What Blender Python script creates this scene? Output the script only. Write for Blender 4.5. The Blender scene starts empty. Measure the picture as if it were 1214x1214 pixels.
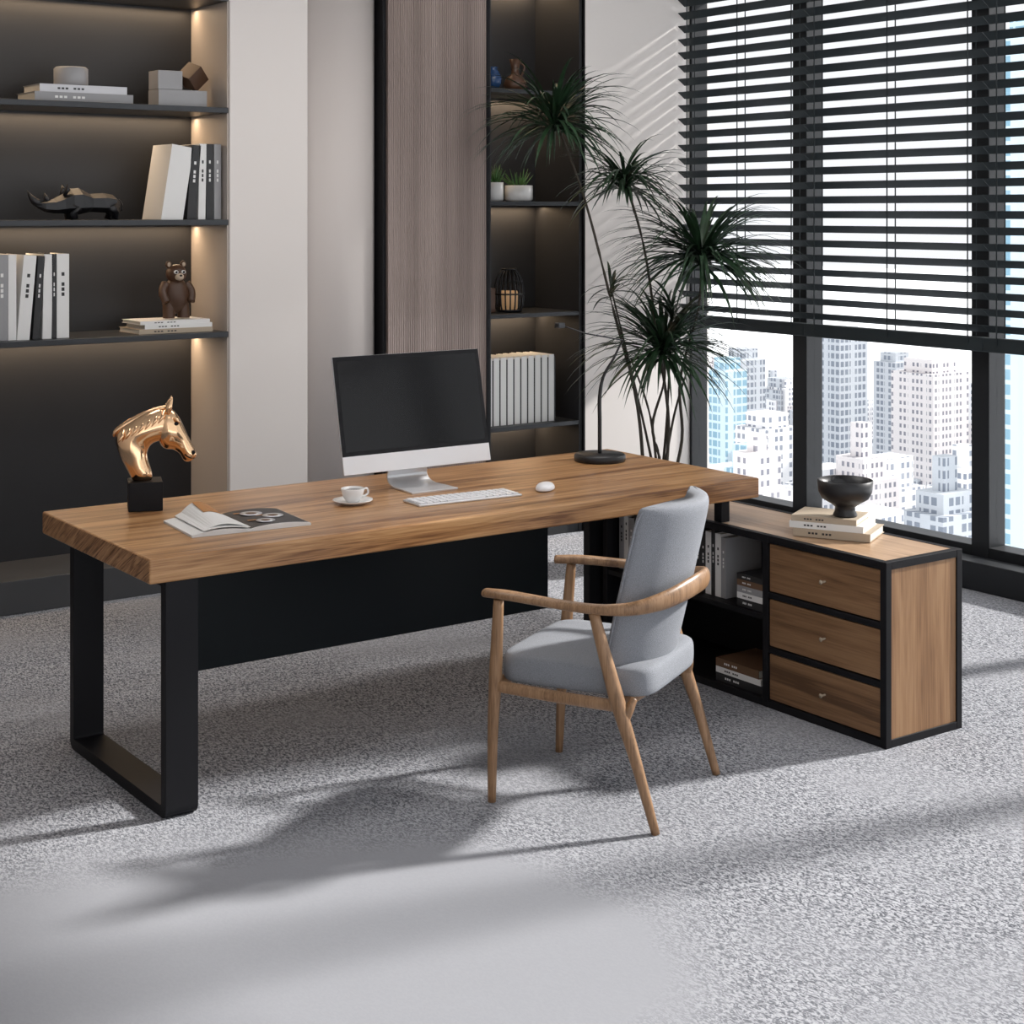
import bpy, math, random, bmesh
from mathutils import Vector, Matrix
random.seed(7)
scene = bpy.context.scene
COL = scene.collection

# ------------------------------------------------------------------ materials
def new_mat(name):
    m = bpy.data.materials.new(name); m.use_nodes = True
    nt = m.node_tree; b = nt.nodes['Principled BSDF']
    return m, nt, b

def mat(name, col, rough=0.5, metal=0.0, bump=0.0, bscale=200, var=0.0, emit=None, es=0, coat=0, spec=0.5):
    m, nt, b = new_mat(name)
    b.inputs['Base Color'].default_value = (*col, 1)
    b.inputs['Roughness'].default_value = rough
    b.inputs['Metallic'].default_value = metal
    b.inputs['Coat Weight'].default_value = coat
    b.inputs['Specular IOR Level'].default_value = spec
    tc = nt.nodes.new('ShaderNodeTexCoord')
    n = nt.nodes.new('ShaderNodeTexNoise'); n.inputs['Scale'].default_value = bscale
    n.inputs['Detail'].default_value = 3
    nt.links.new(tc.outputs['Object'], n.inputs['Vector'])
    if var > 0:
        r = nt.nodes.new('ShaderNodeValToRGB')
        r.color_ramp.elements[0].position = .35; r.color_ramp.elements[1].position = .65
        r.color_ramp.elements[0].color = (*[c*(1-var) for c in col], 1)
        r.color_ramp.elements[1].color = (*[min(1, c*(1+var)) for c in col], 1)
        nt.links.new(n.outputs['Fac'], r.inputs['Fac']); nt.links.new(r.outputs['Color'], b.inputs['Base Color'])
    if bump > 0:
        bp = nt.nodes.new('ShaderNodeBump'); bp.inputs['Strength'].default_value = bump
        bp.inputs['Distance'].default_value = .002
        nt.links.new(n.outputs['Fac'], bp.inputs['Height']); nt.links.new(bp.outputs['Normal'], b.inputs['Normal'])
    if emit:
        b.inputs['Emission Color'].default_value = (*emit, 1); b.inputs['Emission Strength'].default_value = es
    return m

def wood(name, cols, axis='X', rough=.38, grain=1.0, dist=1.6, rot=(0, 0, 0)):
    m, nt, b = new_mat(name)
    tc = nt.nodes.new('ShaderNodeTexCoord')
    def mp(a, c):
        q = nt.nodes.new('ShaderNodeMapping'); s = [c, c, c]; s['XYZ'.index(axis)] = a
        rr = nt.nodes.new('ShaderNodeMapping'); rr.inputs['Rotation'].default_value = rot
        nt.links.new(tc.outputs['Object'], rr.inputs['Vector'])
        q.inputs['Scale'].default_value = s
        nt.links.new(rr.outputs[0], q.inputs['Vector']); return q
    m1 = mp(.7*grain, 9*grain); m2 = mp(3*grain, 110*grain)
    n1 = nt.nodes.new('ShaderNodeTexNoise'); n1.inputs['Scale'].default_value = 1.3
    n1.inputs['Detail'].default_value = 7; n1.inputs['Distortion'].default_value = dist
    n2 = nt.nodes.new('ShaderNodeTexNoise'); n2.inputs['Scale'].default_value = 1.5; n2.inputs['Detail'].default_value = 4
    nt.links.new(m1.outputs[0], n1.inputs['Vector']); nt.links.new(m2.outputs[0], n2.inputs['Vector'])
    mx = nt.nodes.new('ShaderNodeMath'); mx.operation = 'MULTIPLY_ADD'
    mx.inputs[1].default_value = .38
    nt.links.new(n2.outputs['Fac'], mx.inputs[0])
    m3 = nt.nodes.new('ShaderNodeMath'); m3.operation = 'MULTIPLY'; m3.inputs[1].default_value = .62
    nt.links.new(n1.outputs['Fac'], m3.inputs[0]); nt.links.new(m3.outputs[0], mx.inputs[2])
    r = nt.nodes.new('ShaderNodeValToRGB')
    r.color_ramp.elements[0].position = .37; r.color_ramp.elements[0].color = (*cols[0], 1)
    r.color_ramp.elements[1].position = .61; r.color_ramp.elements[1].color = (*cols[2], 1)
    e = r.color_ramp.elements.new(.48); e.color = (*cols[1], 1)
    nt.links.new(mx.outputs[0], r.inputs['Fac']); nt.links.new(r.outputs['Color'], b.inputs['Base Color'])
    b.inputs['Roughness'].default_value = rough
    bp = nt.nodes.new('ShaderNodeBump'); bp.inputs['Strength'].default_value = .15; bp.inputs['Distance'].default_value = .001
    nt.links.new(n2.outputs['Fac'], bp.inputs['Height']); nt.links.new(bp.outputs['Normal'], b.inputs['Normal'])
    return m

W_DESK = wood('desk_wood', [(.15, .060, .020), (.37, .185, .074), (.55, .315, .145)], 'X', .30, 1.15)
W_END = wood('desk_end_wood', [(.09, .036, .016), (.31, .155, .07), (.50, .29, .15)], 'Y', .45, 3.4, 3.0, (.55, 0, 0))
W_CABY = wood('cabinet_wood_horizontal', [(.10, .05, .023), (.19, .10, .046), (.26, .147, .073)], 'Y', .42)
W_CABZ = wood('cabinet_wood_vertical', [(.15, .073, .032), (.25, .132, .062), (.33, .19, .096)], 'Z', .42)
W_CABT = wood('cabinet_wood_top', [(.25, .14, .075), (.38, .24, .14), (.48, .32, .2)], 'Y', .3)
W_CHAIR = wood('chair_wood', [(.15, .078, .035), (.25, .14, .07), (.34, .20, .108)], 'Z', .38, 1.5)
BLACK = mat('black_powder_coat', (.007, .007, .009), .5, bump=.05, bscale=400, spec=.22)
PANELBLK = mat('black_panel', (.004, .007, .009), .4, spec=.2)
FABRIC = mat('grey_fabric', (.225, .237, .262), .95, bump=.7, bscale=500, var=.18)
ANTH = mat('anthracite_panel', (.023, .024, .027), .5, var=.05, bscale=3, spec=.4)
PLINTH = mat('plinth_panel', (.055, .057, .062), .45)
SHELFM = mat('shelf_metal', (.035, .038, .043), .4, .3)
NSIDE = mat('niche_side', (.48, .43, .39), .5)
WALLW = mat('wall_paint', (.77, .725, .695), .7, bump=.05, bscale=80)
WALLB = mat('wall_panel_beige', (.60, .55, .525), .55, bump=.05, bscale=80)
CEIL = mat('ceiling_paint', (.75, .75, .75), .8)
WHITEP = mat('white_plastic', (.84, .84, .86), .3)
ALU = mat('aluminium', (.72, .73, .75), .35, .6)
SCREEN = mat('screen_glass', (.005, .005, .006), .12, spec=.3)
GOLD = mat('polished_gold', (.86, .56, .33), .13, 1.0)
CERW = mat('white_ceramic', (.82, .81, .80), .25)
CERG = mat('grey_ceramic', (.33, .33, .34), .5)
BKW = mat('book_white', (.78, .78, .77), .6)
BKP = mat('book_paper', (.60, .58, .53), .8, bump=.3, bscale=300)
BKG = mat('book_grey', (.30, .30, .31), .5)
BKS = mat('book_silver', (.50, .50, .52), .35, .4)
BKK = mat('book_black', (.02, .02, .022), .45)
BKB = mat('book_brown', (.14, .075, .04), .5)
BKT = mat('book_tan', (.45, .37, .28), .6)
FIGK = mat('matte_black_figure', (.008, .008, .010), .4)
BEARB = mat('bear_brown', (.07, .032, .016), .45)
BEARF = mat('bear_face', (.50, .40, .30), .5)
LEAF = mat('leaf_green', (.014, .038, .016), .45, var=.5, bscale=9)
LEAF2 = mat('succulent_green', (.06, .16, .04), .5, var=.3, bscale=30)
STEM = mat('cane_bark', (.05, .042, .032), .8, bump=.5, bscale=60)
SOIL = mat('soil', (.03, .02, .015), .9)
COFFEE = mat('coffee', (.05, .02, .01), .2)
BLUEG = mat('blue_glaze', (.02, .06, .16), .25)
BRNG = mat('brown_glaze', (.10, .05, .03), .3)
AMBER = mat('amber_candle', (.75, .48, .25), .4, emit=(1, .6, .3), es=.15)
BLIND = mat('blind_slat', (.018, .025, .029), .55, spec=.3)
FRAME = mat('window_frame_black', (.012, .014, .017), .45, spec=.3)
ORNG = mat('orange_print', (.45, .2, .06), .5)

def ribbed():
    m, nt, b = new_mat('fluted_bronze_panel')
    tc = nt.nodes.new('ShaderNodeTexCoord')
    w = nt.nodes.new('ShaderNodeTexWave'); w.bands_direction = 'X'; w.inputs['Scale'].default_value = 24
    nt.links.new(tc.outputs['Object'], w.inputs['Vector'])
    mp = nt.nodes.new('ShaderNodeMapping'); mp.inputs['Scale'].default_value = (9, 8, .3)
    n = nt.nodes.new('ShaderNodeTexNoise'); n.inputs['Scale'].default_value = 1
    nt.links.new(tc.outputs['Object'], mp.inputs[0]); nt.links.new(mp.outputs[0], n.inputs['Vector'])
    r = nt.nodes.new('ShaderNodeValToRGB')
    r.color_ramp.elements[0].position = .3; r.color_ramp.elements[0].color = (.17, .125, .11, 1)
    r.color_ramp.elements[1].position = .7; r.color_ramp.elements[1].color = (.30, .235, .21, 1)
    nt.links.new(n.outputs['Fac'], r.inputs['Fac']); nt.links.new(r.outputs['Color'], b.inputs['Base Color'])
    bp = nt.nodes.new('ShaderNodeBump'); bp.inputs['Strength'].default_value = .7; bp.inputs['Distance'].default_value = .004
    nt.links.new(w.outputs['Fac'], bp.inputs['Height']); nt.links.new(bp.outputs['Normal'], b.inputs['Normal'])
    b.inputs['Roughness'].default_value = .28; b.inputs['Metallic'].default_value = .35
    return m
RIB = ribbed()

def carpet():
    m, nt, b = new_mat('carpet')
    tc = nt.nodes.new('ShaderNodeTexCoord')
    L = nt.links.new
    def noise(sc, det, dist=0, vec=None):
        n = nt.nodes.new('ShaderNodeTexNoise'); n.inputs['Scale'].default_value = sc
        n.inputs['Detail'].default_value = det; n.inputs['Distortion'].default_value = dist
        L(vec or tc.outputs['Object'], n.inputs['Vector']); return n
    mp = nt.nodes.new('ShaderNodeMapping'); mp.inputs['Rotation'].default_value = (0, 0, .5)
    mp.inputs['Scale'].default_value = (1.0, .5, 1)
    L(tc.outputs['Object'], mp.inputs[0])
    f = noise(150, 3, 1.0, mp.outputs[0]); g = noise(1.3, 3)
    rf = nt.nodes.new('ShaderNodeValToRGB')
    rf.color_ramp.elements[0].position = .41; rf.color_ramp.elements[0].color = (.085, .09, .105, 1)
    rf.color_ramp.elements[1].position = .59; rf.color_ramp.elements[1].color = (.45, .458, .49, 1)
    L(f.outputs['Fac'], rf.inputs['Fac'])
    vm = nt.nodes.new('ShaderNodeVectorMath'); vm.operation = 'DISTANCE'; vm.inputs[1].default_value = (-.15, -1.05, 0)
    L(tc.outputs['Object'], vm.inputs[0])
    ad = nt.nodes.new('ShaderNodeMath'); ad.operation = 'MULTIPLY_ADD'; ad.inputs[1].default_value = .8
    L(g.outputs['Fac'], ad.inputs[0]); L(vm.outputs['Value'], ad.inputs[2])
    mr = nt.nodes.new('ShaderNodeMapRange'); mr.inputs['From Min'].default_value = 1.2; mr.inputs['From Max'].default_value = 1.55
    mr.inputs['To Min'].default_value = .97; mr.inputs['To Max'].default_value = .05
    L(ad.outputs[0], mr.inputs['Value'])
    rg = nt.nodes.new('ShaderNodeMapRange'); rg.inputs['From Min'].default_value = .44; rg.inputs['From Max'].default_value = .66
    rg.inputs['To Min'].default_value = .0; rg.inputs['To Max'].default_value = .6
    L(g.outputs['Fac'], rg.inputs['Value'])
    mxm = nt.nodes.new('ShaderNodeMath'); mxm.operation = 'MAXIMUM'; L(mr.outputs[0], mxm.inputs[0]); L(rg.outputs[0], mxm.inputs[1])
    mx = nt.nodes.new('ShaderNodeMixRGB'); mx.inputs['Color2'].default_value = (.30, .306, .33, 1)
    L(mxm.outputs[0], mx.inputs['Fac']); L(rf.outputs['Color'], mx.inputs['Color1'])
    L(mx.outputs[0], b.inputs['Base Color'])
    inv = nt.nodes.new('ShaderNodeMath'); inv.operation = 'SUBTRACT'; inv.inputs[0].default_value = 1; L(mxm.outputs[0], inv.inputs[1])
    sc = nt.nodes.new('ShaderNodeMath'); sc.operation = 'MULTIPLY'; sc.inputs[1].default_value = .6; L(inv.outputs[0], sc.inputs[0])
    bp = nt.nodes.new('ShaderNodeBump'); bp.inputs['Distance'].default_value = .004; L(sc.outputs[0], bp.inputs['Strength'])
    L(f.outputs['Fac'], bp.inputs['Height']); L(bp.outputs['Normal'], b.inputs['Normal'])
    b.inputs['Roughness'].default_value = .95; b.inputs['Specular IOR Level'].default_value = .1
    return m
CARPET = carpet()

def tower(name, wallc, winc, fz, fx, hz=.45, hx=.4):
    m, nt, b = new_mat(name)
    tc = nt.nodes.new('ShaderNodeTexCoord'); sp = nt.nodes.new('ShaderNodeSeparateXYZ')
    nt.links.new(tc.outputs['Object'], sp.inputs[0])
    def mth(op, a, bb):
        q = nt.nodes.new('ShaderNodeMath'); q.operation = op
        for i, v in enumerate((a, bb)):
            if isinstance(v, (int, float)): q.inputs[i].default_value = v
            elif v is not None: nt.links.new(v, q.inputs[i])
        return q.outputs[0]
    z = mth('FRACT', mth('DIVIDE', sp.outputs['Z'], fz), None)
    sxy = mth('ADD', sp.outputs['X'], sp.outputs['Y'])
    xx = mth('FRACT', mth('DIVIDE', sxy, fx), None)
    bay = mth('GREATER_THAN', mth('FRACT', mth('DIVIDE', sxy, fx*3.37), None), .28)
    k = mth('MULTIPLY', mth('MULTIPLY', mth('GREATER_THAN', z, hz), mth('GREATER_THAN', xx, hx)), bay)
    nz = nt.nodes.new('ShaderNodeTexNoise'); nz.inputs['Scale'].default_value = .12; nt.links.new(tc.outputs['Object'], nz.inputs['Vector'])
    k = mth('MULTIPLY', k, mth('ADD', nz.outputs['Fac'], .5))
    mx = nt.nodes.new('ShaderNodeMixRGB'); mx.inputs['Color1'].default_value = (*wallc, 1); mx.inputs['Color2'].default_value = (*winc, 1)
    nt.links.new(k, mx.inputs['Fac']); nt.links.new(mx.outputs[0], b.inputs['Base Color'])
    b.inputs['Roughness'].default_value = .8; b.inputs['Specular IOR Level'].default_value = .1
    nt.links.new(mx.outputs[0], b.inputs['Emission Color']); b.inputs['Emission Strength'].default_value = .08  # facades glow slightly to paint in bright outdoor haze
    return m
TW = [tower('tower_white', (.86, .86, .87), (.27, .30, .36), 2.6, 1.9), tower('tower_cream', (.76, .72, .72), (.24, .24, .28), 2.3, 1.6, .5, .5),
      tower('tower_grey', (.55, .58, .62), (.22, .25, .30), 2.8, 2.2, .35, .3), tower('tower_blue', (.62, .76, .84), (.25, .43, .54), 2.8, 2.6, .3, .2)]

def glass():
    m = bpy.data.materials.new('window_glass'); m.use_nodes = True; nt = m.node_tree; nt.nodes.clear()
    o = nt.nodes.new('ShaderNodeOutputMaterial'); t = nt.nodes.new('ShaderNodeBsdfTransparent'); g = nt.nodes.new('ShaderNodeBsdfGlossy')
    g.inputs['Roughness'].default_value = .02; mx = nt.nodes.new('ShaderNodeMixShader'); mx.inputs[0].default_value = .04
    nt.links.new(t.outputs[0], mx.inputs[1]); nt.links.new(g.outputs[0], mx.inputs[2]); nt.links.new(mx.outputs[0], o.inputs[0])
    return m
GLASS = glass()

# ------------------------------------------------------------------ mesh builder
def empty(name, loc=(0, 0, 0), rz=0):
    e = bpy.data.objects.new(name, None); e.empty_display_size = .1
    e.location = loc; e.rotation_euler = (0, 0, rz); COL.objects.link(e); return e

def catmull(pts, n=6):
    P = [Vector(p) for p in pts]; out = []
    for i in range(len(P)-1):
        p0 = P[max(i-1, 0)]; p1 = P[i]; p2 = P[i+1]; p3 = P[min(i+2, len(P)-1)]
        for k in range(n):
            t = k/n
            out.append(.5*((2*p1)+(p2-p0)*t+(2*p0-5*p1+4*p2-p3)*t*t+(3*p1-p0-3*p2+p3)*t**3))
    out.append(P[-1]); return out

class MB:
    def __init__(s): s.v = []; s.f = []; s.m = []; s.s = []; s.mats = []; s.M = Matrix.Identity(4)
    def mi(s, m):
        if m not in s.mats: s.mats.append(m)
        return s.mats.index(m)
    def add(s, vs, fs, m, smooth=False):
        o = len(s.v); s.v += [s.M @ Vector(p) for p in vs]
        i = s.mi(m)
        for f in fs: s.f.append([o+k for k in f]); s.m.append(i); s.s.append(smooth)
    def box(s, x0, x1, y0, y1, z0, z1, m, faces=None):
        vs = [(x0, y0, z0), (x1, y0, z0), (x1, y1, z0), (x0, y1, z0), (x0, y0, z1), (x1, y0, z1), (x1, y1, z1), (x0, y1, z1)]
        fs = [(0, 3, 2, 1), (4, 5, 6, 7), (0, 1, 5, 4), (1, 2, 6, 5), (2, 3, 7, 6), (3, 0, 4, 7)]
        s.add(vs, fs, m)
    def cbox(s, c, sz, m, R=None):
        old = s.M
        s.M = s.M @ Matrix.Translation(c) @ (R.to_4x4() if R else Matrix.Identity(4))
        s.box(-sz[0]/2, sz[0]/2, -sz[1]/2, sz[1]/2, -sz[2]/2, sz[2]/2, m); s.M = old
    def rings(s, R, m, caps=True, smooth=True, closed=False):
        n = len(R[0]); vs = [p for r in R for p in r]; fs = []
        L = len(R)
        for i in range(L if closed else L-1):
            j = (i+1) % L
            for k in range(n): fs.append((i*n+k, i*n+(k+1) % n, j*n+(k+1) % n, j*n+k))
        if caps and not closed:
            fs.append(tuple(range(n))[::-1]); fs.append(tuple((L-1)*n+k for k in range(n)))
        s.add(vs, fs, m, smooth)
    def lathe(s, prof, c, m, seg=32, smooth=True, caps=True):
        R = [[(c[0]+r*math.cos(2*math.pi*k/seg), c[1]+r*math.sin(2*math.pi*k/seg), c[2]+z) for k in range(seg)] for r, z in prof]
        s.rings(R, m, caps, smooth)
    def ell(s, c, r, m, seg=16, R=None):
        rr = []
        for i in range(seg//2+1):
            a = -math.pi/2+math.pi*i/(seg//2); q = max(math.cos(a), .02)
            row = []
            for k in range(seg):
                p = Vector((r[0]*q*math.cos(2*math.pi*k/seg), r[1]*q*math.sin(2*math.pi*k/seg), r[2]*math.sin(a)))
                if R: p = R @ p
                row.append(Vector(c)+p)
            rr.append(row)
        s.rings(rr, m)
    def tube(s, pts, rad, m, n=12, up=(0, 0, 1), sm=6):
        P = catmull(pts, sm) if sm > 1 else [Vector(p) for p in pts]
        K = len(pts)-1; rings = []
        for i, p in enumerate(P):
            t = (P[min(i+1, len(P)-1)]-P[max(i-1, 0)]).normalized()
            u = Vector(up)
            if abs(t.dot(u)) > .97: u = Vector((0, 1, 0))
            sd = t.cross(u).normalized(); uu = sd.cross(t).normalized()
            x = i/(len(P)-1)*K; a = min(int(x), K-1); fr = x-a
            def g(q): return (q, q) if isinstance(q, (int, float)) else q
            r0 = g(rad[a] if isinstance(rad, list) else rad); r1 = g(rad[a+1] if isinstance(rad, list) else rad)
            ra = r0[0]*(1-fr)+r1[0]*fr; rb = r0[1]*(1-fr)+r1[1]*fr
            rings.append([p+sd*ra*math.cos(2*math.pi*k/n)+uu*rb*math.sin(2*math.pi*k/n) for k in range(n)])
        s.rings(rings, m)
    def build(s, name, parent=None, loc=(0, 0, 0), rz=0, bevel=0, seg=2, subsurf=0, weld=False):
        me = bpy.data.meshes.new(name); me.from_pydata([tuple(p) for p in s.v], [], s.f)
        for m in s.mats: me.materials.append(m)
        for i, p in enumerate(me.polygons): p.material_index = s.m[i]; p.use_smooth = s.s[i]
        me.update()
        bm = bmesh.new(); bm.from_mesh(me)
        if weld: bmesh.ops.remove_doubles(bm, verts=bm.verts, dist=1e-5)
        bmesh.ops.recalc_face_normals(bm, faces=bm.faces); bm.to_mesh(me); bm.free()
        o = bpy.data.objects.new(name, me); COL.objects.link(o); o.location = loc; o.rotation_euler = (0, 0, rz)
        if parent: o.parent = parent
        if bevel:
            b = o.modifiers.new('bevel', 'BEVEL'); b.width = bevel; b.segments = seg; b.limit_method = 'ANGLE'; b.angle_limit = math.radians(50)
        if subsurf:
            q = o.modifiers.new('sub', 'SUBSURF'); q.levels = subsurf; q.render_levels = subsurf
        return o

def boxo(name, x0, x1, y0, y1, z0, z1, m, parent=None, bevel=0):
    b = MB(); b.box(x0, x1, y0, y1, z0, z1, m); return b.build(name, parent, bevel=bevel)

# ------------------------------------------------------------------ room shell
CZ = 3.1
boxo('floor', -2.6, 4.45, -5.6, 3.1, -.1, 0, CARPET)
boxo('ceiling', -2.6, 4.45, -5.6, 3.1, CZ, CZ+.1, CEIL)
boxo('wall_left', -2.75, -2.6, -5.6, 3.1, -.1, CZ+.1, WALLW)
boxo('wall_back', -2.6, 4.45, 3.0, 3.12, 0, CZ, ANTH)
boxo('wall_pilaster', 1.452, 1.86, 2.55, 3.0, 0, CZ, WALLW, bevel=.004)
boxo('trim_1', 1.444, 1.452, 2.56, 2.96, 0, CZ, NSIDE)
b = MB(); R = []
for z in (0, CZ):
    ring = []
    for k in range(17):
        t = k/16; x = 1.862+.42*t; y = 2.64-.09*math.sin(math.pi*t)**.8 if 0 < t < 1 else 2.64
        ring.append((x, y, z))
    ring += [(2.282, 3.0, z), (1.862, 3.0, z)]
    R.append(ring)
b.rings(R, WALLB); b.build('wall_column_panel')
boxo('trim_2', 2.290, 2.308, 2.57, 3.0, 0, CZ, BLACK)
boxo('wall_fluted_panel', 2.308, 2.90, 2.55, 3.0, 0, CZ, RIB, bevel=.003)
boxo('trim_3', 2.90, 2.918, 2.545, 3.0, 0, CZ, BLACK)
boxo('wall_corner', 3.545, 4.45, 2.55, 3.0, 0, CZ, WALLW)
boxo('trim_4', 3.535, 3.545, 2.545, 3.0, 0, CZ, BLACK)

sh = empty('wall_shelf_unit')
bl = MB(); bl.box(-2.58, 1.443, 2.96, 2.998, 0, CZ-.01, ANTH); bl.build('back_panel', sh)
bl = MB(); bl.box(-2.58, 1.443, 2.56, 2.958, 0, .145, PLINTH); bl.build('plinth', sh, bevel=.003)
for i, z in enumerate((1.17, 1.69, 2.21, 2.73)):
    bl = MB(); bl.box(-2.58, 1.449, 2.555, 2.958, z-.026, z, SHELFM); bl.build('shelf_%d' % (i+1), sh, bevel=.002)
bl = MB(); bl.box(-.62, -.58, 2.56, 2.958, .145, CZ-.01, ANTH); bl.build('divider', sh)
s2 = empty('display_niche_shelf')
bl = MB(); bl.box(2.919, 3.534, 2.96, 2.998, 0, CZ-.01, ANTH); bl.box(3.515, 3.534, 2.56, 2.96, 0, CZ-.01, ANTH); bl.box(2.919, 2.935, 2.56, 2.96, 0, CZ-.01, ANTH); bl.build('back_and_sides', s2)
for i, z in enumerate((.60, 1.19, 1.78, 2.37)):
    bl = MB(); bl.box(2.936, 3.514, 2.56, 2.958, z-.022, z, SHELFM); bl.build('shelf_%d' % (i+1), s2, bevel=.002)
bl = MB(); bl.box(2.936, 3.514, 2.565, 2.958, 0, .1, ANTH); bl.build('plinth', s2)

def led(name, x0, x1, y, z, e):
    L = bpy.data.lights.new(name, 'AREA'); L.shape = 'RECTANGLE'; L.size = x1-x0; L.size_y = .02; L.energy = e; L.color = (1, .72, .46)
    o = bpy.data.objects.new(name, L); o.location = ((x0+x1)/2, y, z); COL.objects.link(o)
for z in (1.14, 1.66, 2.18, 2.70): led('led_strip', -.57, 1.43, 2.90, z-.004, 6)
for z in (.575, 1.165, 1.755, 2.345, 2.96): led('led_strip', 2.95, 3.50, 2.90, z-.004, 2)

# ------------------------------------------------------------------ windows on the right wall
mull = [2.545, 1.69, .535, -.62, -1.775, -2.93, -4.085, -5.24]
boxo('wall_right', 4.27, 4.45, -5.6, 2.55, -.0, .10, FRAME)
boxo('trim_5', 4.15, 4.27, -5.6, 2.549, 0, .13, FRAME, bevel=.004)
boxo('wall_right_header', 4.27, 4.45, -5.6, 2.55, 2.98, CZ, WALLW)
for i in range(len(mull)-1):
    y1, y0 = mull[i], mull[i+1]
    w = empty('window_%d' % (i+1))
    q = MB(); q.box(4.30, 4.42, y1-(.05 if i else .015), y1+(.05 if i else .004), .10, 2.98, FRAME); q.box(4.30, 4.42, y0+.05, y1-(.05 if i else .015), .10, .17, FRAME)
    q.box(4.30, 4.42, y0+.05, y1-(.05 if i else .015), 2.92, 2.98, FRAME)
    q.build('frame', w, bevel=.003)
    q = MB(); q.box(4.355, 4.362, y0+.05, y1-(.05 if i else .015), .17, 2.92, GLASS); q.build('glass', w)
def blind(y0, y1):
    e = empty('venetian_blind')
    q = MB(); t = math.radians(35); wd = .060
    z = 1.19
    while z < 2.93:
        q.cbox((4.235, (y0+y1)/2, z), (wd, y1-y0, .003), BLIND, Matrix.Rotation(t, 3, 'Y'))
        z += .0745
    q.build('slats', e)
    q = MB(); q.box(4.21, 4.26, y0, y1, 1.085, 1.15, BLIND); q.box(4.195, 4.265, y0, y1, 2.93, 3.0, BLIND); q.build('rails', e, bevel=.004)
    q = MB()
    for yy in (y0+.08, (y0+y1)/2, y1-.08):
        for x in (4.205, 4.265): q.box(x-.0015, x+.0015, yy-.003, yy+.003, 1.12, 2.95, BLIND)
    q.build('cords', e)
blind(1.576, 2.545); blind(.451, 1.574); blind(-.61, .449)

# ------------------------------------------------------------------ city
cam_p = Vector((-1.78, -4.239, 1.73)); S, C = .5807, .8141
q = MB()
rc = random.Random(21)
for i in range(230):
    d = rc.uniform(300, 1000); r = rc.uniform(-.02, .75)
    p = Vector((cam_p.x+d*(S+r*C), cam_p.y+d*(C-r*S), 0))
    vt = 610-(d-300)*.22 + rc.uniform(-50, 50)
    top = 1.73-(vt-250)*d/1890
    w = rc.uniform(8, 17); dd = rc.uniform(8, 15); m = rc.choice([TW[0], TW[0], TW[1], TW[1], TW[2], TW[0], TW[3] if i % 2 else TW[2]])
    q.box(p.x-w/2, p.x+w/2, p.y-dd/2, p.y+dd/2, -420, top, m)
    k = rc.random()
    if k < .7:
        q.box(p.x-w/3, p.x+w/3, p.y-dd/3, p.y+dd/3, top, top+rc.uniform(3, 8), m)
    if k < .35:
        q.box(p.x-w/7, p.x+w/7, p.y-dd/7, p.y+dd/7, top, top+rc.uniform(9, 15), m)
    if k > .5:
        q.box(p.x-w*.7, p.x+w*.7, p.y-dd/4, p.y+dd/4, -420, top-rc.uniform(4, 14), m)
for (r, d, w, vt, m) in ((.330, 300, 11, 40, TW[3]), (.352, 380, 16, 150, TW[0]), (.45, 260, 18, 60, TW[3]), (.135, 520, 9, 438, TW[3]), (.145, 620, 12, 425, TW[2]),
                      (.205, 560, 14, 400, TW[2]), (.262, 480, 16, 440, TW[1]), (.30, 640, 14, 455, TW[0]), (.16, 460, 13, 505, TW[0]), (.24, 700, 13, 428, TW[2])):
    p = Vector((cam_p.x+d*(S+r*C), cam_p.y+d*(C-r*S), 0)); top = 1.73-(vt-250)*d/1890
    q.box(p.x-w/2, p.x+w/2, p.y-w/2, p.y+w/2, -420, top, m)
    q.box(p.x-w/3, p.x+w/3, p.y-w/3, p.y+w/3, top, top+4, m)
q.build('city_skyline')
GRD = mat('hazy_ground', (.85, .87, .9), .9, emit=(.9, .95, 1), es=.4)  # pale colour and glow painted in for distant white haze
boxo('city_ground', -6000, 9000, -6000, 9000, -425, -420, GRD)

# ------------------------------------------------------------------ desk
dk = empty('executive_desk')
b = MB()
x0, x1, y0, y1, z0, z1 = -.008, 2.36, 0, .885, .678, .75
vs = [(x0, y0, z0), (x1, y0, z0), (x1, y1, z0), (x0, y1, z0), (x0, y0, z1), (x1, y0, z1), (x1, y1, z1), (x0, y1, z1)]
b.add(vs, [(0, 3, 2, 1), (4, 5, 6, 7), (0, 1, 5, 4), (2, 3, 7, 6)], W_DESK)
b.add(vs, [(1, 2, 6, 5), (3, 0, 4, 7)], W_END)
b.build('top', dk, weld=True, bevel=.006, seg=3)
def rrect(y0, y1, z0, z1, r, rt, n=6):
    pts = []
    for (cy, cz, a0, rr) in ((y0+r, z0+r, 180, r), (y1-r, z0+r, 270, r), (y1-rt, z1-rt, 0, rt), (y0+rt, z1-rt, 90, rt)):
        for k in range(n+1):
            a = math.radians(a0+90*k/n); pts.append((cy+rr*math.cos(a), cz+rr*math.sin(a)))
    return pts
def loopleg(name, x0, x1, y0, y1, parent):
    t = .035; o = rrect(y0, y1, 0, .678, .03, .004); i = rrect(y0+t, y1-t, t, .678-t*.5, .008, .004)
    R = [[(x0, *p) for p in o], [(x1, *p) for p in o], [(x1, *p) for p in i], [(x0, *p) for p in i]]
    b = MB(); b.rings(R, BLACK, caps=False, smooth=False, closed=True); b.build(name, parent, bevel=.0015)
loopleg('leg_left', .045, .145, .01, .775, dk)
q = MB(); q.box(2.13, 2.27, .715, .755, 0, .678, BLACK); q.build('leg_right', dk, bevel=.003)
q = MB(); q.box(.28, 1.72, .44, .46, .275, .678, PANELBLK); q.build('modesty_panel', dk, bevel=.002)
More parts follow.
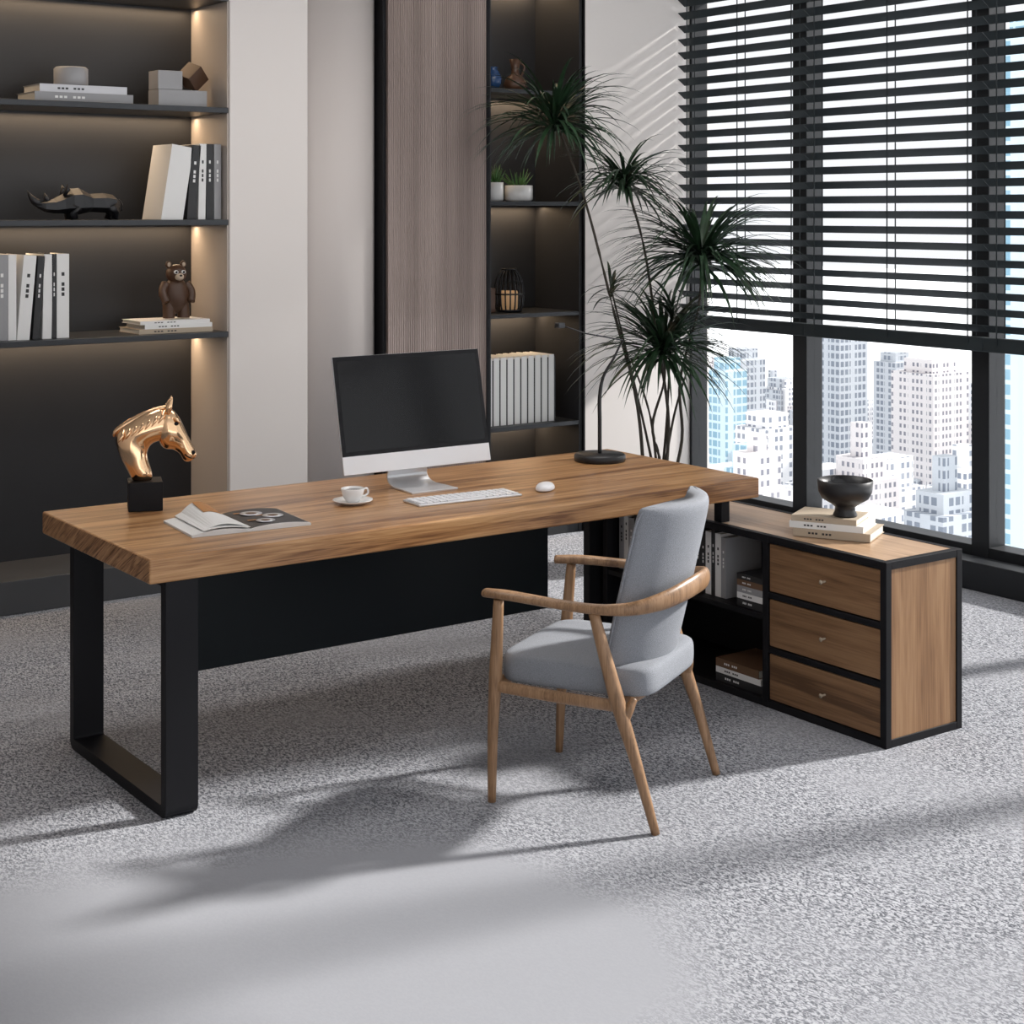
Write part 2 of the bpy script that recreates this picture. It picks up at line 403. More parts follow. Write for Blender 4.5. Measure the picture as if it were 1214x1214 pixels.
q = MB(); q.box(2.19, 2.23, .02, .06, .601, .678, BLACK); q.box(2.19, 2.23, .55, .59, .601, .678, BLACK); q.box(2.30, 2.34, .3, .34, .601, .678, BLACK); q.build('support_blocks', dk, bevel=.002)

# ------------------------------------------------------------------ side cabinet
cb = empty('side_cabinet')
X0, X1, Y0, Y1, H = 2.17, 2.545, -.77, .68, .60; f = .026
q = MB()
for x in (X0, X1-f):
    for y in (Y0, -.235, Y1-f):
        q.box(x, x+f, y, y+f, 0, H, BLACK)
for z in (0, H-f):
    for x in (X0, X1-f):
        for (a, c) in ((Y0+f, -.235), (-.235+f, Y1-f)): q.box(x+.0005, x+f-.0005, a, c, z, z+f, BLACK)
    for y in (Y0, Y1-f): q.box(X0+f, X1-f, y+.0005, y+f-.0005, z, z+f, BLACK)
for z in (.2, .39): q.box(X0+.001, X0+f, Y0+f, -.235, z-.008, z+.012, BLACK)
q.build('frame', cb, bevel=.0015)
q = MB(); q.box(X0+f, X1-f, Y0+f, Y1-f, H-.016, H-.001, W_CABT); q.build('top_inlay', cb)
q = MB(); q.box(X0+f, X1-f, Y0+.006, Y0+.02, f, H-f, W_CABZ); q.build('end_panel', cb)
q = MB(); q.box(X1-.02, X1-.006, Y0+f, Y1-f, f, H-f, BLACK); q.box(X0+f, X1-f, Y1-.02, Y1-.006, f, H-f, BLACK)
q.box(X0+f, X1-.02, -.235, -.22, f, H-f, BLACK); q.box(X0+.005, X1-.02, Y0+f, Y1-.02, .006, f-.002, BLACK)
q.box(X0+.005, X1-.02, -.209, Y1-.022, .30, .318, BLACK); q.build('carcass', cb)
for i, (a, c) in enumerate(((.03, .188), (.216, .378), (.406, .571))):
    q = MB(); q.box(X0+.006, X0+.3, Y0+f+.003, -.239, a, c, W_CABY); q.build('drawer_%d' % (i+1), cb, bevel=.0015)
    q = MB(); zc = (a+c)/2; q.tube([(X0+.006, -.50, zc), (X0-.010, -.50, zc), (X0-.016, -.50, zc)], [.0035, .004, .008], BKT, 14, sm=3)
    q.build('knob_%d' % (i+1), cb)

# books -------------------------------------------------------------
def book(b, x, y, z, sx, sy, sz, cov, R=None):
    old = b.M; b.M = b.M @ Matrix.Translation((x, y, z)) @ (R.to_4x4() if R else Matrix.Identity(4))
    b.box(0, sx, 0, sy, 0, .002, cov); b.box(0, sx, 0, sy, sz-.002, sz, cov); b.box(0, sx, 0, .002, .002, sz-.002, cov)
    b.box(.004, sx-.004, .002, sy-.004, .002, sz-.002, BKP)
    lab = BKK if cov in (BKW, BKS, BKT) else BKW
    for k in range(7):
        if k != 3: b.box(sx*(.2+k*.045), sx*(.2+k*.045+.03), -.0006, 0, sz*.38, sz*.62, lab)
    b.M = old
def upright(b, x, y, z, t, h, dpt, cov, lean=0, plain=False):
    old = b.M; b.M = b.M @ Matrix.Translation((x, y, z)) @ Matrix.Rotation(lean, 4, 'Y')
    b.box(0, .002, 0, dpt, 0, h, cov); b.box(t-.002, t, 0, dpt, 0, h, cov); b.box(.002, t-.002, 0, .002, 0, h, cov)
    b.box(.002, t-.002, .002, dpt-.004, .004, h-.004, BKP)
    lab = BKK if cov in (BKW, BKS, BKT) else BKW
    if not plain:
        for k in range(5):
            if k != 3: b.box(t*.38, t*.62, -.0006, 0, h*(.5+k*.06), h*(.5+k*.06+.042), lab)
    b.M = old

cbk = empty('cabinet_books')
q = MB(); q.M = Matrix.Translation((2.22, 0, .0012)) @ Matrix.Rotation(-math.pi/2, 4, 'Z')
x = -.64
for t, h, c in ((.03, .22, BKS), (.025, .24, BKW), (.035, .21, BKG), (.03, .23, BKK), (.02, .22, BKW), (.04, .23, BKG), (.03, .20, BKK), (.035, .235, BKS), (.02, .22, BKW),
                (.03, .24, BKK), (.03, .23, BKW), (.03, .24, BKG), (.02, .22, BKW), (.035, .23, BKK), (.02, .21, BKS), (.03, .24, BKK), (.025, .22, BKK), (.03, .23, BKW), (.02, .24, BKK), (.03, .23, BKW), (.025, .22, BKG)):
    upright(q, x, 0, .318, t, h, .18, c); x += t+.001
q.build('upright_row', cbk)
q = MB(); q.M = Matrix.Translation((2.19, -.0, .3192)) @ Matrix.Rotation(-math.pi/2, 4, 'Z')
z = 0
for sx, t, c in ((.15, .028, BKK), (.15, .022, BKW), (.145, .024, BKG), (.14, .022, BKB), (.135, .02, BKK)): book(q, .06, 0, z, sx, .2, t, c); z += t
q.build('upper_stack', cbk)
q = MB(); q.M = Matrix.Translation((2.19, .10, f+.0005)) @ Matrix.Rotation(-math.pi/2, 4, 'Z')
z = 0
for sx, t, c in ((.24, .03, BKK), (.23, .022, BKW), (.22, .03, BKB)): book(q, .05, 0, z, sx, .2, t, c); z += t
q.build('lower_stack', cbk)
q = MB(); q.M = Matrix.Translation((2.245, -.31, H+.001)) @ Matrix.Rotation(-math.radians(62), 4, 'Z')
book(q, -.02, 0, 0, .27, .20, .028, BKT); book(q, -.035, .005, .028, .26, .19, .022, BKW); book(q, -.03, .01, .05, .23, .17, .020, BKT)
q.build('book_stack')
q = MB(); q.lathe([(.001, 0), (.040, 0), (.042, .005), (.036, .018), (.034, .032), (.050, .044), (.080, .062), (.092, .085), (.096, .125), (.091, .127), (.086, .095), (.06, .06), (.001, .052)], (0, 0, 0), FIGK, 40)
q.build('pedestal_bowl', loc=(2.375, -.405, H+.0715))

# ------------------------------------------------------------------ chair
ch = empty('dining_armchair', (1.223, -.523, 0), math.radians(28.6))
q = MB()
Lr = [(-.248, .285, .612), (-.265, .2, .616), (-.282, .05, .613), (-.280, -.08, .610), (-.252, -.175, .615), (-.18, -.24, .628), (-.08, -.275, .642), (0, -.283, .647)]
full = Lr + [(-a, b_, z) for a, b_, z in Lr[-2::-1]]
rr = [(.020, .013), (.026, .014), (.019, .014), (.017, .015), (.017, .019), (.015, .026), (.014, .03), (.014, .031)]
q.tube(full, rr + rr[-2::-1], W_CHAIR, 16)
q.build('arm_rail', ch)
for sgn, nm in ((-1, 'left'), (1, 'right')):
    q = MB(); q.tube([(sgn*.24, .268, 0), (sgn*.246, .262, .2), (sgn*.252, .25, .38), (sgn*.262, .235, .60)], [.012, .016, .020, .015], W_CHAIR, 14); q.build('leg_front_'+nm, ch)
    q = MB(); q.tube([(sgn*.262, -.252, 0), (sgn*.262, -.19, .2), (sgn*.262, -.135, .36), (sgn*.276, -.07, .60)], [.012, .017, .022, .015], W_CHAIR, 14)
    q.tube([(sgn*.260, -.155, .30), (sgn*.247, -.168, .335), (sgn*.232, -.175, .358)], [.016, .014, .010], W_CHAIR, 12); q.build('leg_rear_'+nm, ch)
    q = MB(); q.tube([(sgn*.252, .25, .345), (sgn*.25, .05, .338), (sgn*.255, -.14, .338)], [(.012, .018)]*3, W_CHAIR, 12); q.build('side_rail_'+nm, ch)
q = MB(); q.tube([(-.25, .25, .345), (0, .255, .345), (.25, .25, .345)], [(.012, .018)]*3, W_CHAIR, 12)
q.tube([(-.25, -.14, .338), (0, -.15, .338), (.25, -.14, .338)], [(.012, .018)]*3, W_CHAIR, 12); q.build('cross_rails', ch)
b = MB(); R = []
for (z, k) in ((.352, .93), (.356, .985), (.368, 1.0), (.415, 1.0), (.430, .985), (.438, .94), (.443, .6), (.444, .25)):
    ring = []
    for i in range(48):
        a = 2*math.pi*i/48; cx = math.copysign(abs(math.cos(a))**.27, math.cos(a)); sy = math.copysign(abs(math.sin(a))**.27, math.sin(a))
        w = .240 - (.022*abs(sy) if sy < 0 else 0)
        ring.append((cx*w*k, .022+sy*.238*k, z))
    R.append(ring)
b.rings(R, FABRIC); b.build('seat_cushion', ch, subsurf=1)
b = MB(); R = []
zs = [.405, .412, .43, .50, .58, .68, .78, .85, .872, .888, .893]
ks = [.80, .95, 1, 1, 1, 1, 1, 1, .98, .92, .8]
for j, (z, k) in enumerate(zip(zs, ks)):
    bs = -.085-(z-.45)*.235; th = .036 if k == 1 else .036*(.35+.65*(k-.8)/.2)
    hw = (.216+.012*math.sin((z-.40)/.49*math.pi))*(.9+.1*k)
    ring = []; n = 14
    def P(t, off): return (hw*t, bs-.085*(1-t*t)+off, z)
    for i in range(n+1): ring.append(P(-1+2*i/n, th*(1-abs(-1+2*i/n)**6*.6)))
    for i in range(n+1): ring.append(P(1-2*i/n, -th*(1-abs(1-2*i/n)**6*.6)))
    R.append(ring)
b.rings(R, FABRIC); b.build('backrest', ch, subsurf=1)
q = MB()
def edge(z, t):
    hw = (.216+.012*math.sin((z-.40)/.49*math.pi)); bs = -.085-(z-.45)*.235
    return (hw*t*1.004, bs-.085*(1-t*t), z)
pp = [edge(z, -1) for z in (.43, .5, .58, .66, .74, .80, .85)]+[edge(.887, t) for t in (-.93, -.6, -.3, 0, .3, .6, .93)]+[edge(z, 1) for z in (.85, .80, .74, .66, .58, .5, .43)]
q.tube(pp, .0035, FABRIC, 8); q.build('backrest_piping', ch)

# ------------------------------------------------------------------ desktop computer
pc = empty('desktop_computer', (1.232, .56, .75), 0)
tilt = math.radians(-12); w = .306
TM = Matrix.Translation((0, -.01, .07)) @ Matrix.Rotation(tilt, 4, 'X')
q = MB(); q.M = TM; q.box(-w, w, -.004, .006, 0, .41, ALU); q.build('case', pc, bevel=.003)
q = MB(); q.M = TM; q.box(-w+.001, w-.001, -.0055, -.004, .063, .409, BLACK); q.box(-w+.016, w-.016, -.0058, -.0055, .078, .394, SCREEN); q.build('screen', pc)
q = MB(); q.M = TM; q.box(-w+.001, w-.001, -.0055, -.004, .001, .063, WHITEP); q.build('chin', pc)
q = MB(); q.M = TM
R = [[(sx*(w-.006)*kk, .006+yy, .205+sz*.2*kk) for sx, sz in ((-1, -1), (0, -1), (1, -1), (1, 0), (1, 1), (0, 1), (-1, 1), (-1, 0))] for yy, kk in ((0, 1), (.008, .85), (.018, .6), (.024, .3))]
q.rings(R, ALU); q.build('rear_bulge', pc)
q = MB()
path = catmull([(0, -.115, .003), (0, -.05, .004), (0, .03, .006), (0, .07, .03), (0, .062, .09), (0, .055, .16)], 5)
R = []
for i, p in enumerate(path):
    t = (path[min(i+1, len(path)-1)]-path[max(i-1, 0)]).normalized(); nrm = Vector((0, -t.z, t.y)); hw = .095 - .02*i/len(path)
    th = .003
    R.append([p+Vector((-hw, 0, 0))+nrm*th, p+Vector((hw, 0, 0))+nrm*th, p+Vector((hw, 0, 0))-nrm*th, p+Vector((-hw, 0, 0))-nrm*th])
q.rings(R, ALU, smooth=False); q.build('stand', pc, bevel=.001)

kb = empty('keyboard', (1.235, .275, .75), math.radians(-4))
q = MB(); q.box(-.20, .20, -.06, .06, 0, .008, ALU); q.build('base', kb, bevel=.003)
q = MB()
for r in range(5):
    for c in range(15):
        if r == 0 and 4 <= c <= 9: continue
        q.box(-.192+c*.0258, -.192+c*.0258+.0205, -.053+r*.0215, -.053+r*.0215+.0165, .008, .0125, WHITEP)
q.box(-.192+4*.0258, -.192+9*.0258+.0205, -.053, -.0365, .008, .0125, WHITEP)
q.build('keys', kb, bevel=.001)
q = MB(); R = []
for z, k in ((0, .93), (.006, 1), (.014, .96), (.021, .82), (.026, .55), (.028, .2)):
    R.append([(.033*k*math.cos(2*math.pi*i/28), .058*k*math.sin(2*math.pi*i/28), z) for i in range(28)])
q.rings(R, WHITEP); q.build('computer_mouse', loc=(1.565, .25, .75), rz=math.radians(-50), subsurf=1)

cp = empty('coffee_cup', (.885, .415, .75))
q = MB(); q.lathe([(.001, 0), (.035, 0), (.04, .003), (.066, .012), (.067, .015), (.04, .008), (.001, .006)], (0, 0, 0), CERW, 36); q.build('saucer', cp)
q = MB(); q.lathe([(.001, .007), (.022, .007), (.024, .012), (.034, .028), (.040, .052), (.038, .053), (.032, .03), (.02, .014), (.001, .013)], (0, 0, 0), CERW, 36)
q.tube([(.036, 0, .045), (.055, 0, .046), (.058, 0, .03), (.042, 0, .022), (.032, 0, .024)], .0035, CERW, 8, up=(0, 1, 0)); q.build('cup', cp)
q = MB(); q.lathe([(.001, .044), (.0372, .044), (.0372, .045), (.001, .045)], (0, 0, 0), COFFEE, 30); q.build('coffee_liquid', cp)

# magazine
mg = empty('open_magazine', (.41, .325, .75), math.radians(-5))
q = MB()
def page(x0, x1, hfun, m, th=.005, ya=-.135, yb=.135):
    n = 14; R = []
    for i in range(n+1):
        t = i/n; x = x0+(x1-x0)*t; h = hfun(t)
        R.append([(x, ya, .0003 if th > .004 else h), (x, yb, .0003 if th > .004 else h), (x, yb, h+th), (x, ya, h+th)])
    q.rings(R, m, smooth=False)
page(0, -.185, lambda t: .010*math.sin(t*math.pi), BKW, .007)
page(0, .20, lambda t: .009*math.sin(t*math.pi)**.7, BKW, .007)
q.build('pages', mg)
q = MB(); page(.003, .194, lambda t: .0073+.009*math.sin((.015+t*.955)*math.pi)**.7, BKK, .0006, -.128, .135)
q.build('printed_dark_page', mg)
def sheet(name, m, w_, h_, ph, y0=-.135, y1=.135, fan=0):
    q = MB(); R = []
    for i in range(15):
        t = i/14; x = -w_*(t if t < .6 else .6+(t-.6)*.75); z = .012+h_*math.sin(t*math.pi*ph)**1.2
        R.append([(x-fan*t, y0, z*.35+.010), (x, y1, z), (x, y1, z+.001), (x-fan*t, y0, z*.35+.011)])
    q.rings(R, m, smooth=False); q.build(name, mg)
sheet('lifted_page_1', BKW, .165, .022, .9)
sheet('lifted_page_2', BKW, .14, .042, .85, -.12)
q = MB(); R = []
for i in range(9):
    t = i/8; x = -.035-.06*t; zz = .013+.042*math.sin((-x/.14)*math.pi*.85)**1.2
    R.append([(x, .02, zz*.74+.004), (x, .125, zz+.003), (x, .125, zz+.0036), (x, .02, zz*.74+.0046)])
q.rings(R, ORNG, smooth=False); q.build('printed_photo', mg)
q = MB()
for (x, y, r) in ((.075, .055, .036), (.125, -.005, .034), (.075, -.07, .030)):
    q.lathe([(.001, .0173), (r, .0173), (r, .0179), (.001, .0179)], (x, y, 0), BKS, 28)
    q.lathe([(.001, .0179), (r*.72, .0179), (r*.72, .0181), (.001, .0181)], (x, y, 0), CERW, 28)
    q.lathe([(.001, .0181), (r*.5, .0181), (r*.5, .0184), (.001, .0184)], (x, y, 0), BKB, 28)
    q.box(x-.05, x-.02, y+.02, y+.03, .0165, .0172, ORNG)
q.build('printed_cups', mg)

# ------------------------------------------------------------------ horse bust
hs = empty('horse_head_sculpture', (.284, .735, .75), math.radians(-20))
q = MB(); q.box(-.055, .055, -.055, .055, 0, .095, BLACK); q.build('plinth_block', hs, bevel=.003)
k = 5.3/1890
def HP(u, v): return Vector(((u-170)*k/.96, 0, (572-v)*k+.095))
def hloft(sec, n=20, pw=1.0):
    R = []
    for a, c, t in sec:
        A, B_ = HP(*a), HP(*c); mid = (A+B_)/2; hv = (A-B_)/2
        R.append([mid+hv*math.copysign(abs(math.cos(2*math.pi*i/n))**pw, math.cos(2*math.pi*i/n))+Vector((0, t*k, 0))*math.copysign(abs(math.sin(2*math.pi*i/n))**pw, math.sin(2*math.pi*i/n)) for i in range(n)])
    return R
q = MB()
q.rings(hloft([((156, 575), (180, 575), 11), ((152, 563), (178, 562), 12), ((144, 549), (174, 551), 12), ((139, 534), (172, 541), 13), ((135, 515), (175, 533), 12),
        ((150, 504), (179, 529), 14), ((165, 495), (186, 527), 14), ((180, 488), (193, 527), 13.5), ((192, 485), (200, 520), 12)]), GOLD)
q.build('neck', hs, subsurf=1)
q = MB()
q.rings(hloft([((188, 487), (181, 512), 8), ((197, 487), (183, 524), 13.5), ((204, 493), (187, 534), 15), ((209, 501), (193, 538), 14.5), ((213, 510), (200, 537), 11.5), ((216, 518), (205, 540), 9.5),
        ((220, 527), (209, 544), 8.8), ((225, 536), (211, 550), 9.2), ((228, 543), (215, 553), 8.0), ((227, 548), (219, 553), 5)]), GOLD)
q.build('head', hs, subsurf=1)
q = MB()
for sg in (-1, 1):
    q.tube([HP(195, 494)+Vector((0, sg*.020, 0)), HP(196, 486)+Vector((0, sg*.026, 0)), HP(200, 475)+Vector((0, sg*.022, 0))], [.010, .011, .001], GOLD, 10, sm=4)
    q.ell(HP(204, 506)+Vector((0, sg*.033, 0)), (.008, .005, .006), BLACK, 12)
    q.ell(HP(205, 502)+Vector((0, sg*.032, 0)), (.014, .007, .006), GOLD, 12, Matrix.Rotation(math.radians(45), 3, 'Y'))
    q.ell(HP(223, 541)+Vector((0, sg*.022, 0)), (.006, .004, .008), BLACK, 10)
    q.tube([HP(225, 548)+Vector((0, sg*.014, 0)), HP(219, 547)+Vector((0, sg*.024, 0)), HP(213, 543)+Vector((0, sg*.025, 0))], .0015, BLACK, 6)
q.tube([HP(197, 487), HP(186, 489), HP(172, 494), HP(158, 501), HP(146, 508), HP(137, 515), HP(136, 520)], [.006, .009, .010, .011, .010, .008, .002], GOLD, 10)
for i in range(7):
    t = i/6; a = HP(190-44*t, 491+21*t)
    for sg in (-1, 1):
        q.tube([a+Vector((.004, sg*.012, 0)), a+Vector((-.004, sg*.034, -.018)), a+Vector((-.018, sg*.038, -.038))], [.007, .006, .001], GOLD, 8, sm=4)
q.build('ears_and_mane', hs)

# ------------------------------------------------------------------ desk lamp
lp = empty('desk_lamp', (2.134, .655, .75))
q = MB(); q.lathe([(.001, 0), (.098, 0), (.101, .004), (.101, .022), (.096, .028), (.001, .030)], (0, 0, 0), FIGK, 48); q.build('base', lp)
q = MB(); q.tube([(0, 0, .03), (0, 0, .15), (0, 0, .25), (.012, -.008, .33), (.045, -.03, .40), (.065, -.04, .445), (.075, -.05, .47)], [.008, .008, .008, .006, .005, .004, .004], FIGK, 12)
q.tube([(.078, -.05, .472), (-.05, .03, .50), (-.125, .075, .53)], .0028, SHELFM, 8, sm=1); q.build('arm', lp)
q = MB(); q.cbox((-.135, .082, .532), (.03, .03, .02), SHELFM); q.build('head', lp, bevel=.002)

# ------------------------------------------------------------------ plant
pl = empty('potted_dracaena', (3.36, 1.78, 0))
lat = Vector((C, -S, 0))
q = MB(); q.lathe([(.001, 0), (.13, 0), (.15, .02), (.18, .32), (.185, .34), (.165, .34), (.16, .30), (.001, .29)], (0, 0, 0), CERG, 36); q.build('pot', pl)
q = MB(); q.lathe([(.001, .30), (.161, .30), (.161, .305), (.001, .307)], (0, 0, 0), SOIL, 24); q.build('soil', pl)
crowns = [(-.48, .0, 2.17, .45, 150), (-.13, .05, 1.87, .35, 120), (.24, -.05, 1.50, .50, 220), (.05, -.05, 1.05, .48, 190)]
q = MB()
for (l, dp, z, rad, n) in crowns:
    c = lat*l+Vector((S, C, 0))*dp
    base = Vector((random.uniform(-.06, .06), random.uniform(-.06, .06), .30)) + lat*(l*.15+.03)
    mid = base.lerp(Vector((c.x, c.y, z)), .5) + lat*(.07 if l < 0 else -.02)
    q.tube([base, base.lerp(mid, .5)+lat*.04, mid, mid.lerp(Vector((c.x, c.y, z)), .6)+lat*.03, (c.x, c.y, z+.02)], [.010, .008, .007, .006, .007], STEM, 8)
for a, bb in ((-.20, 1.35), (.10, 1.25), (.18, .95), (-.1, 1.0)):
    e_ = lat*a
    q.tube([lat*.04+Vector((0, 0, .3)), lat*(a*.4+.05)+Vector((0, .02, .7)), Vector((e_.x, e_.y, bb))], [.008, .006, .004], STEM, 8)
q.build('canes', pl)
q = MB()
for (l, dp, z, rad, n) in crowns+[(-.20, 0, 1.33, .2, 14), (.10, 0, 1.22, .25, 30)]:
    c = lat*l+Vector((S, C, 0))*dp+Vector((0, 0, z))
    for i in range(n):
        az = random.uniform(0, 2*math.pi); el = math.radians(random.uniform(-12, 62)); L = rad*random.uniform(.8, 1.2)
        d = Vector((math.cos(az)*math.cos(el), math.sin(az)*math.cos(el), math.sin(el))); p = c+Vector((0, 0, random.uniform(-.05, .05)))
        w = random.uniform(.006, .010); side = d.cross(Vector((0, 0, 1))).normalized(); ns = 8; rows = []
        for k_ in range(ns+1):
            t = k_/ns; ww = w*(1-t**2.2)*(.6+.8*min(1, t*3))
            rows += [p-side*ww, p+Vector((0, 0, -ww*.4)), p+side*ww]
            d = (d+Vector((0, 0, -.20*(.3+t)))).normalized(); p = p+d*(L/ns)
        fs = []
        for k_ in range(ns):
            for j in range(2): fs.append((k_*3+j, k_*3+j+1, k_*3+3+j+1, k_*3+3+j))
        q.add(rows, fs, LEAF, True)
q.build('leaves', pl)

# ------------------------------------------------------------------ items on left shelves
Z1, Z2, Z3 = 1.171, 1.691, 2.211
q = MB(); book(q, .56, 2.62, Z3, .45, .24, .042, BKG); book(q, .585, 2.63, Z3+.042, .40, .22, .035, BKS); q.build('book_stack')
q = MB(); q.lathe([(.001, 0), (.068, 0), (.075, .006), (.075, .078), (.066, .086), (.001, .086)], (0, 0, 0), CERG, 36); q.build('round_box', loc=(.765, 2.74, Z3+.078))
q = MB(); q.box(1.14, 1.38, 2.64, 2.76, Z3, Z3+.078, CERG); q.box(1.14, 1.26, 2.645, 2.755, Z3+.079, Z3+.165, CERG)
RR = Matrix.Rotation(math.radians(45), 3, 'Y') @ Matrix.Rotation(math.radians(25), 3, 'Z')
q.cbox((1.335, 2.70, Z3+.078+.068), (.088, .088, .088), BEARB, RR); q.build('block_sculpture', bevel=.002)
rh = MB(); kx = 1/269/.8141; kz = 1/269
def RP(u, v): return Vector(((u-90)*kx, 0, (258-v)*kz))
sec = [((51, 237), (54, 244), 4), ((60, 235), (61, 249), 8), ((70, 233), (71, 251), 9), ((78, 228), (80, 251), 11), ((86, 221), (88, 252), 15), ((95, 220), (96, 252), 16), ((106, 227), (107, 249), 14), ((120, 226), (121, 250), 16), ((130, 228), (130, 251), 15), ((137, 236), (135, 246), 6)]
R = []
for a, c, t in sec:
    A, B_ = RP(*a), RP(*c); mid = (A+B_)/2; hv = (A-B_)/2
    R.append([mid+hv*math.cos(2*math.pi*i/6)+Vector((0, t*kz*1.1, 0))*math.sin(2*math.pi*i/6) for i in range(6)])
rh.rings(R, FIGK, smooth=False)
rh.tube([RP(58, 241), RP(51, 236), RP(47, 230), RP(44, 224)], [.024, .018, .010, .001], FIGK, 6, sm=1)
rh.tube([RP(65, 237), RP(62, 231), RP(61, 226)], [.015, .010, .001], FIGK, 6, sm=1)
for sg in (-1, 1):
    rh.tube([RP(79, 230)+Vector((0, sg*.02, 0)), RP(82, 222)+Vector((0, sg*.03, 0)), RP(81, 215)+Vector((0, sg*.034, 0))], [.008, .012, .001], FIGK, 5, sm=1)
    rh.tube([RP(90, 243)+Vector((0, sg*.036, 0)), RP(87, 251)+Vector((0, sg*.038, 0)), RP(88, 257.8)+Vector((0, sg*.038, 0))], [.028, .018, .018], FIGK, 6, sm=1)
    rh.tube([RP(126, 241)+Vector((0, sg*.036, 0)), RP(130, 250)+Vector((0, sg*.038, 0)), RP(128, 257.8)+Vector((0, sg*.038, 0))], [.032, .018, .018], FIGK, 6, sm=1)
rh.tube([RP(136, 234), RP(140, 240), RP(139, 248)], [.005, .004, .003], FIGK, 5, sm=2)
rh.build('rhinoceros_figurine', loc=(.77, 2.72, Z2+.001))
q = MB()
upright(q, 1.135, 2.60, Z2, .105, .35, .22, BKW, math.radians(9), True)
upright(q, 1.262, 2.60, Z2, .045, .345, .22, BKK, math.radians(4)); upright(q, 1.318, 2.60, Z2, .035, .35, .22, BKW, math.radians(1))
upright(q, 1.358, 2.60, Z2, .035, .35, .22, BKK); upright(q, 1.397, 2.60, Z2, .035, .35, .22, BKG)
q.build('books_shelf_row')
q = MB(); x = .30
for t, h, c, ln in ((.09, .37, BKS, 0), (.05, .37, BKG, 0), (.035, .37, BKW, 0), (.055, .37, BKW, 5), (.03, .365, BKK, 4), (.04, .37, BKW, 1), (.02, .37, BKK, 0), (.055, .37, BKW, 0)):
    upright(q, x, 2.62, Z1, t, h, .24, c, math.radians(ln), c == BKW and t < .05); x += t+.002+(.012 if ln > 3 else 0)
q.build('books_shelf_row')
q = MB(); book(q, 1.03, 2.60, Z1, .36, .24, .022, BKT); book(q, 1.06, 2.605, Z1+.022, .33, .23, .02, BKW); book(q, 1.04, 2.61, Z1+.042, .34, .22, .016, BKW); q.build('book_stack')
q = MB(); q.ell((0, 0, .105), (.062, .05, .085), BEARB, 20); q.ell((0, -.005, .205), (.048, .045, .045), BEARB, 20)
for sg in (-1, 1):
    q.ell((sg*.036, 0, .248), (.016, .011, .018), BEARB, 12); q.ell((sg*.036, -.008, .248), (.009, .006, .011), BEARF, 10)
    q.tube([(sg*.05, 0, .16), (sg*.07, -.015, .12), (sg*.06, -.035, .075)], [.022, .02, .019], BEARB, 12)
    q.tube([(sg*.032, 0, .07), (sg*.036, -.005, .03), (sg*.036, -.005, .001)], [.032, .028, .028], BEARB, 12)
    q.ell((sg*.018, -.046, .214), (.012, .007, .009), BKW, 10); q.ell((sg*.018, -.052, .214), (.006, .003, .006), BLACK, 8)
q.ell((0, -.042, .192), (.022, .02, .018), BEARF, 14); q.ell((0, -.06, .198), (.007, .005, .005), BLACK, 8)
q.build('bear_figurine', loc=(1.25, 2.70, Z1+.0625))

# ------------------------------------------------------------------ items in right niche
q = MB(); q.lathe([(.001, 0), (.03, 0), (.045, .03), (.05, .06), (.035, .09), (.022, .11), (.028, .12), (.02, .12), (.001, .1)], (0, 0, 0), BLUEG, 28); q.build('blue_vase', loc=(3.03, 2.68, 2.371))
q = MB(); q.lathe([(.001, 0), (.05, 0), (.065, .03), (.05, .07), (.022, .09), (.02, .12), (.032, .17), (.025, .17), (.001, .12)], (0, 0, 0), BRNG, 28)
q.tube([(.03, 0, .06), (.06, 0, .13), (.02, 0, .16)], .006, BRNG, 8, up=(0, 1, 0)); q.build('ceramic_jug', loc=(3.19, 2.70, 2.371))
for (x, r, h) in ((3.045, .045, .10), (3.20, .075, .085)):
    e = empty('potted_succulent', (x, 2.68, 1.781))
    q = MB(); q.lathe([(.001, 0), (r*.85, 0), (r, .01), (r, h), (r*.9, h), (r*.88, h-.015), (.001, h-.015)], (0, 0, 0), CERW, 30); q.build('pot', e)
    q = MB()
    for i in range(30):
        az = random.uniform(0, 6.28); el = random.uniform(.6, 1.5); L = random.uniform(.06, .12); a = Vector((math.cos(az)*r*.4*random.random(), math.sin(az)*r*.4*random.random(), h-.016))
        q.tube([a, a+Vector((math.cos(az)*math.cos(el), math.sin(az)*math.cos(el), math.sin(el)))*L], [.006, .0008], LEAF2, 5, sm=1)
    q.build('leaves', e)
e = empty('candle_lantern', (3.15, 2.70, 1.194))
q = MB()
prof = [(.062, .003), (.075, .04), (.078, .12), (.06, .19), (.035, .22)]
for i in range(18):
    a = 2*math.pi*i/18; q.tube([(r*math.cos(a), r*math.sin(a), z) for r, z in prof], .0045, FIGK, 6)
for r, z in ((.064, .004), (.078, .09), (.036, .222)):
    q.rings([[((r+dr)*math.cos(2*math.pi*i/32), (r+dr)*math.sin(2*math.pi*i/32), z+dz) for i in range(32)] for dr, dz in ((0, 0), (.006, 0), (.006, .008), (0, .008))], FIGK, closed=True)
q.lathe([(.001, 0), (.064, 0), (.064, .006), (.001, .006)], (0, 0, 0), FIGK, 24)
q.build('cage', e)
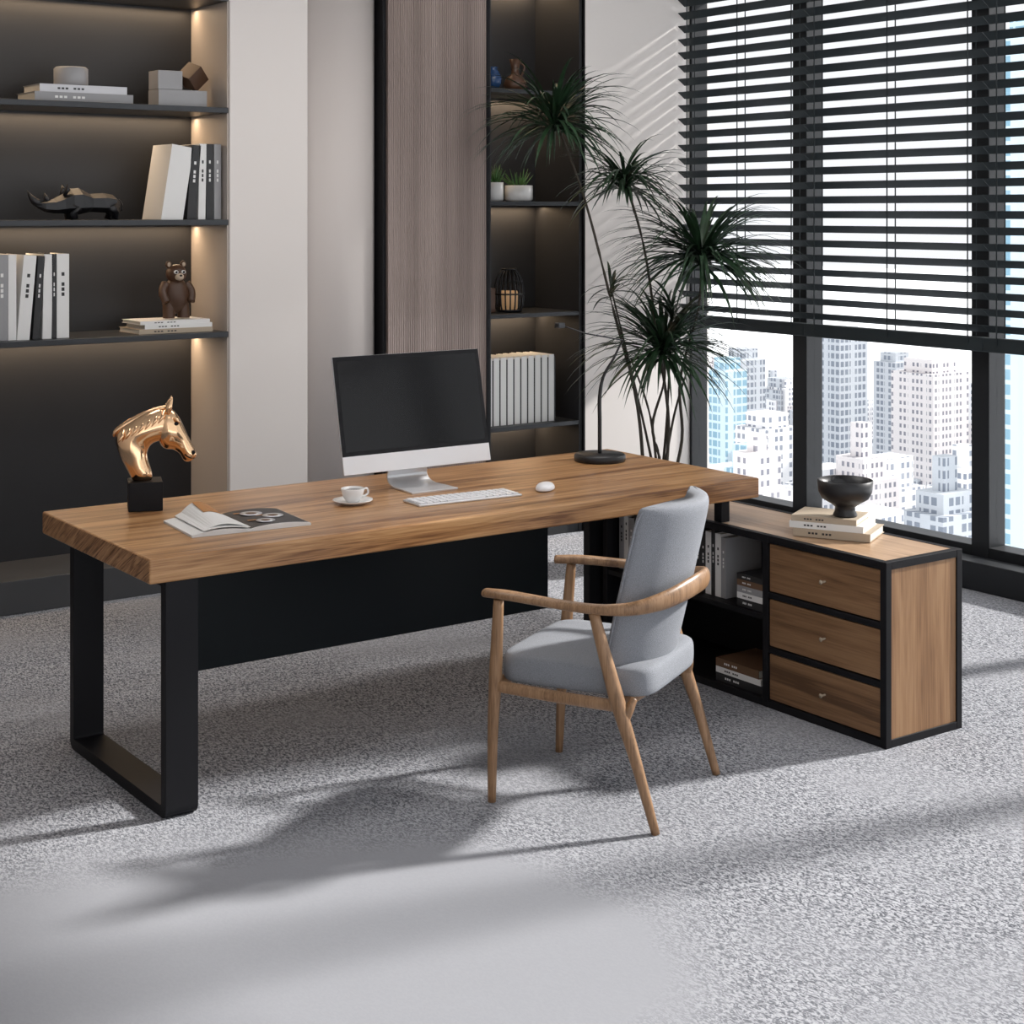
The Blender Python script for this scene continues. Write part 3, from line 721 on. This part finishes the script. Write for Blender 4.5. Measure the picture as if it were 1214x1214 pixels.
q = MB(); q.lathe([(.001, .007), (.046, .007), (.048, .10), (.044, .11), (.001, .108)], (0, 0, 0), AMBER, 24); q.build('candle', e)
q = MB(); q.box(-.035, .035, -.03, .03, 0, .13, BRNG); q.build('small_box', loc=(3.02, 2.72, 1.191), bevel=.003)
q = MB(); x = 2.95
for i in range(10):
    upright(q, x, 2.62, .601, .035, .355+random.uniform(-.004, .004), .22, BKW, 0, True); q.box(x+.0352, x+.0445, 2.621, 2.83, .601, .945, BKK); x += .045  # black filler paints the dark gap between neighbouring books
q.build('books_niche_row')

# ------------------------------------------------------------------ lights
w = bpy.data.worlds.new('sky'); scene.world = w; w.use_nodes = True
bg = w.node_tree.nodes['Background']; bg.inputs[0].default_value = (.95, .97, 1, 1); bg.inputs[1].default_value = 1.12
L = bpy.data.lights.new('sun', 'SUN'); L.energy = 8; L.angle = math.radians(4); L.color = (1, .97, .93)
o = bpy.data.objects.new('sun', L); COL.objects.link(o)
d = Vector((-.98, .2, -math.tan(math.radians(30)))).normalized(); o.rotation_euler = d.to_track_quat('-Z', 'Y').to_euler(); o.location = (8, -2, 6)
for i, (x, y) in enumerate(((.2, .9), (2.4, .9), (.2, -1.8), (2.4, -1.8))):  # unseen area lamps, added under the ceiling to fill the room with light
    L = bpy.data.lights.new('ceiling_fill_light', 'AREA'); L.shape = 'RECTANGLE'; L.size = 1.2; L.size_y = .5; L.energy = (13, 18, 3, 3)[i]; L.color = (1, .96, .92)
    o = bpy.data.objects.new('ceiling_fill_light', L); o.location = (x, y, 3.08); COL.objects.link(o)

# ------------------------------------------------------------------ camera
cd = bpy.data.cameras.new('camera'); cam = bpy.data.objects.new('camera', cd); COL.objects.link(cam)
cam.location = cam_p; cam.rotation_euler = (math.radians(90), 0, math.radians(-35.5))
cd.lens = 56.05; cd.sensor_width = 36; cd.shift_y = -.294; cd.clip_end = 20000
scene.camera = cam
scene.view_settings.view_transform = 'Standard'
scene.view_settings.look = 'None'
scene.view_settings.exposure = 0
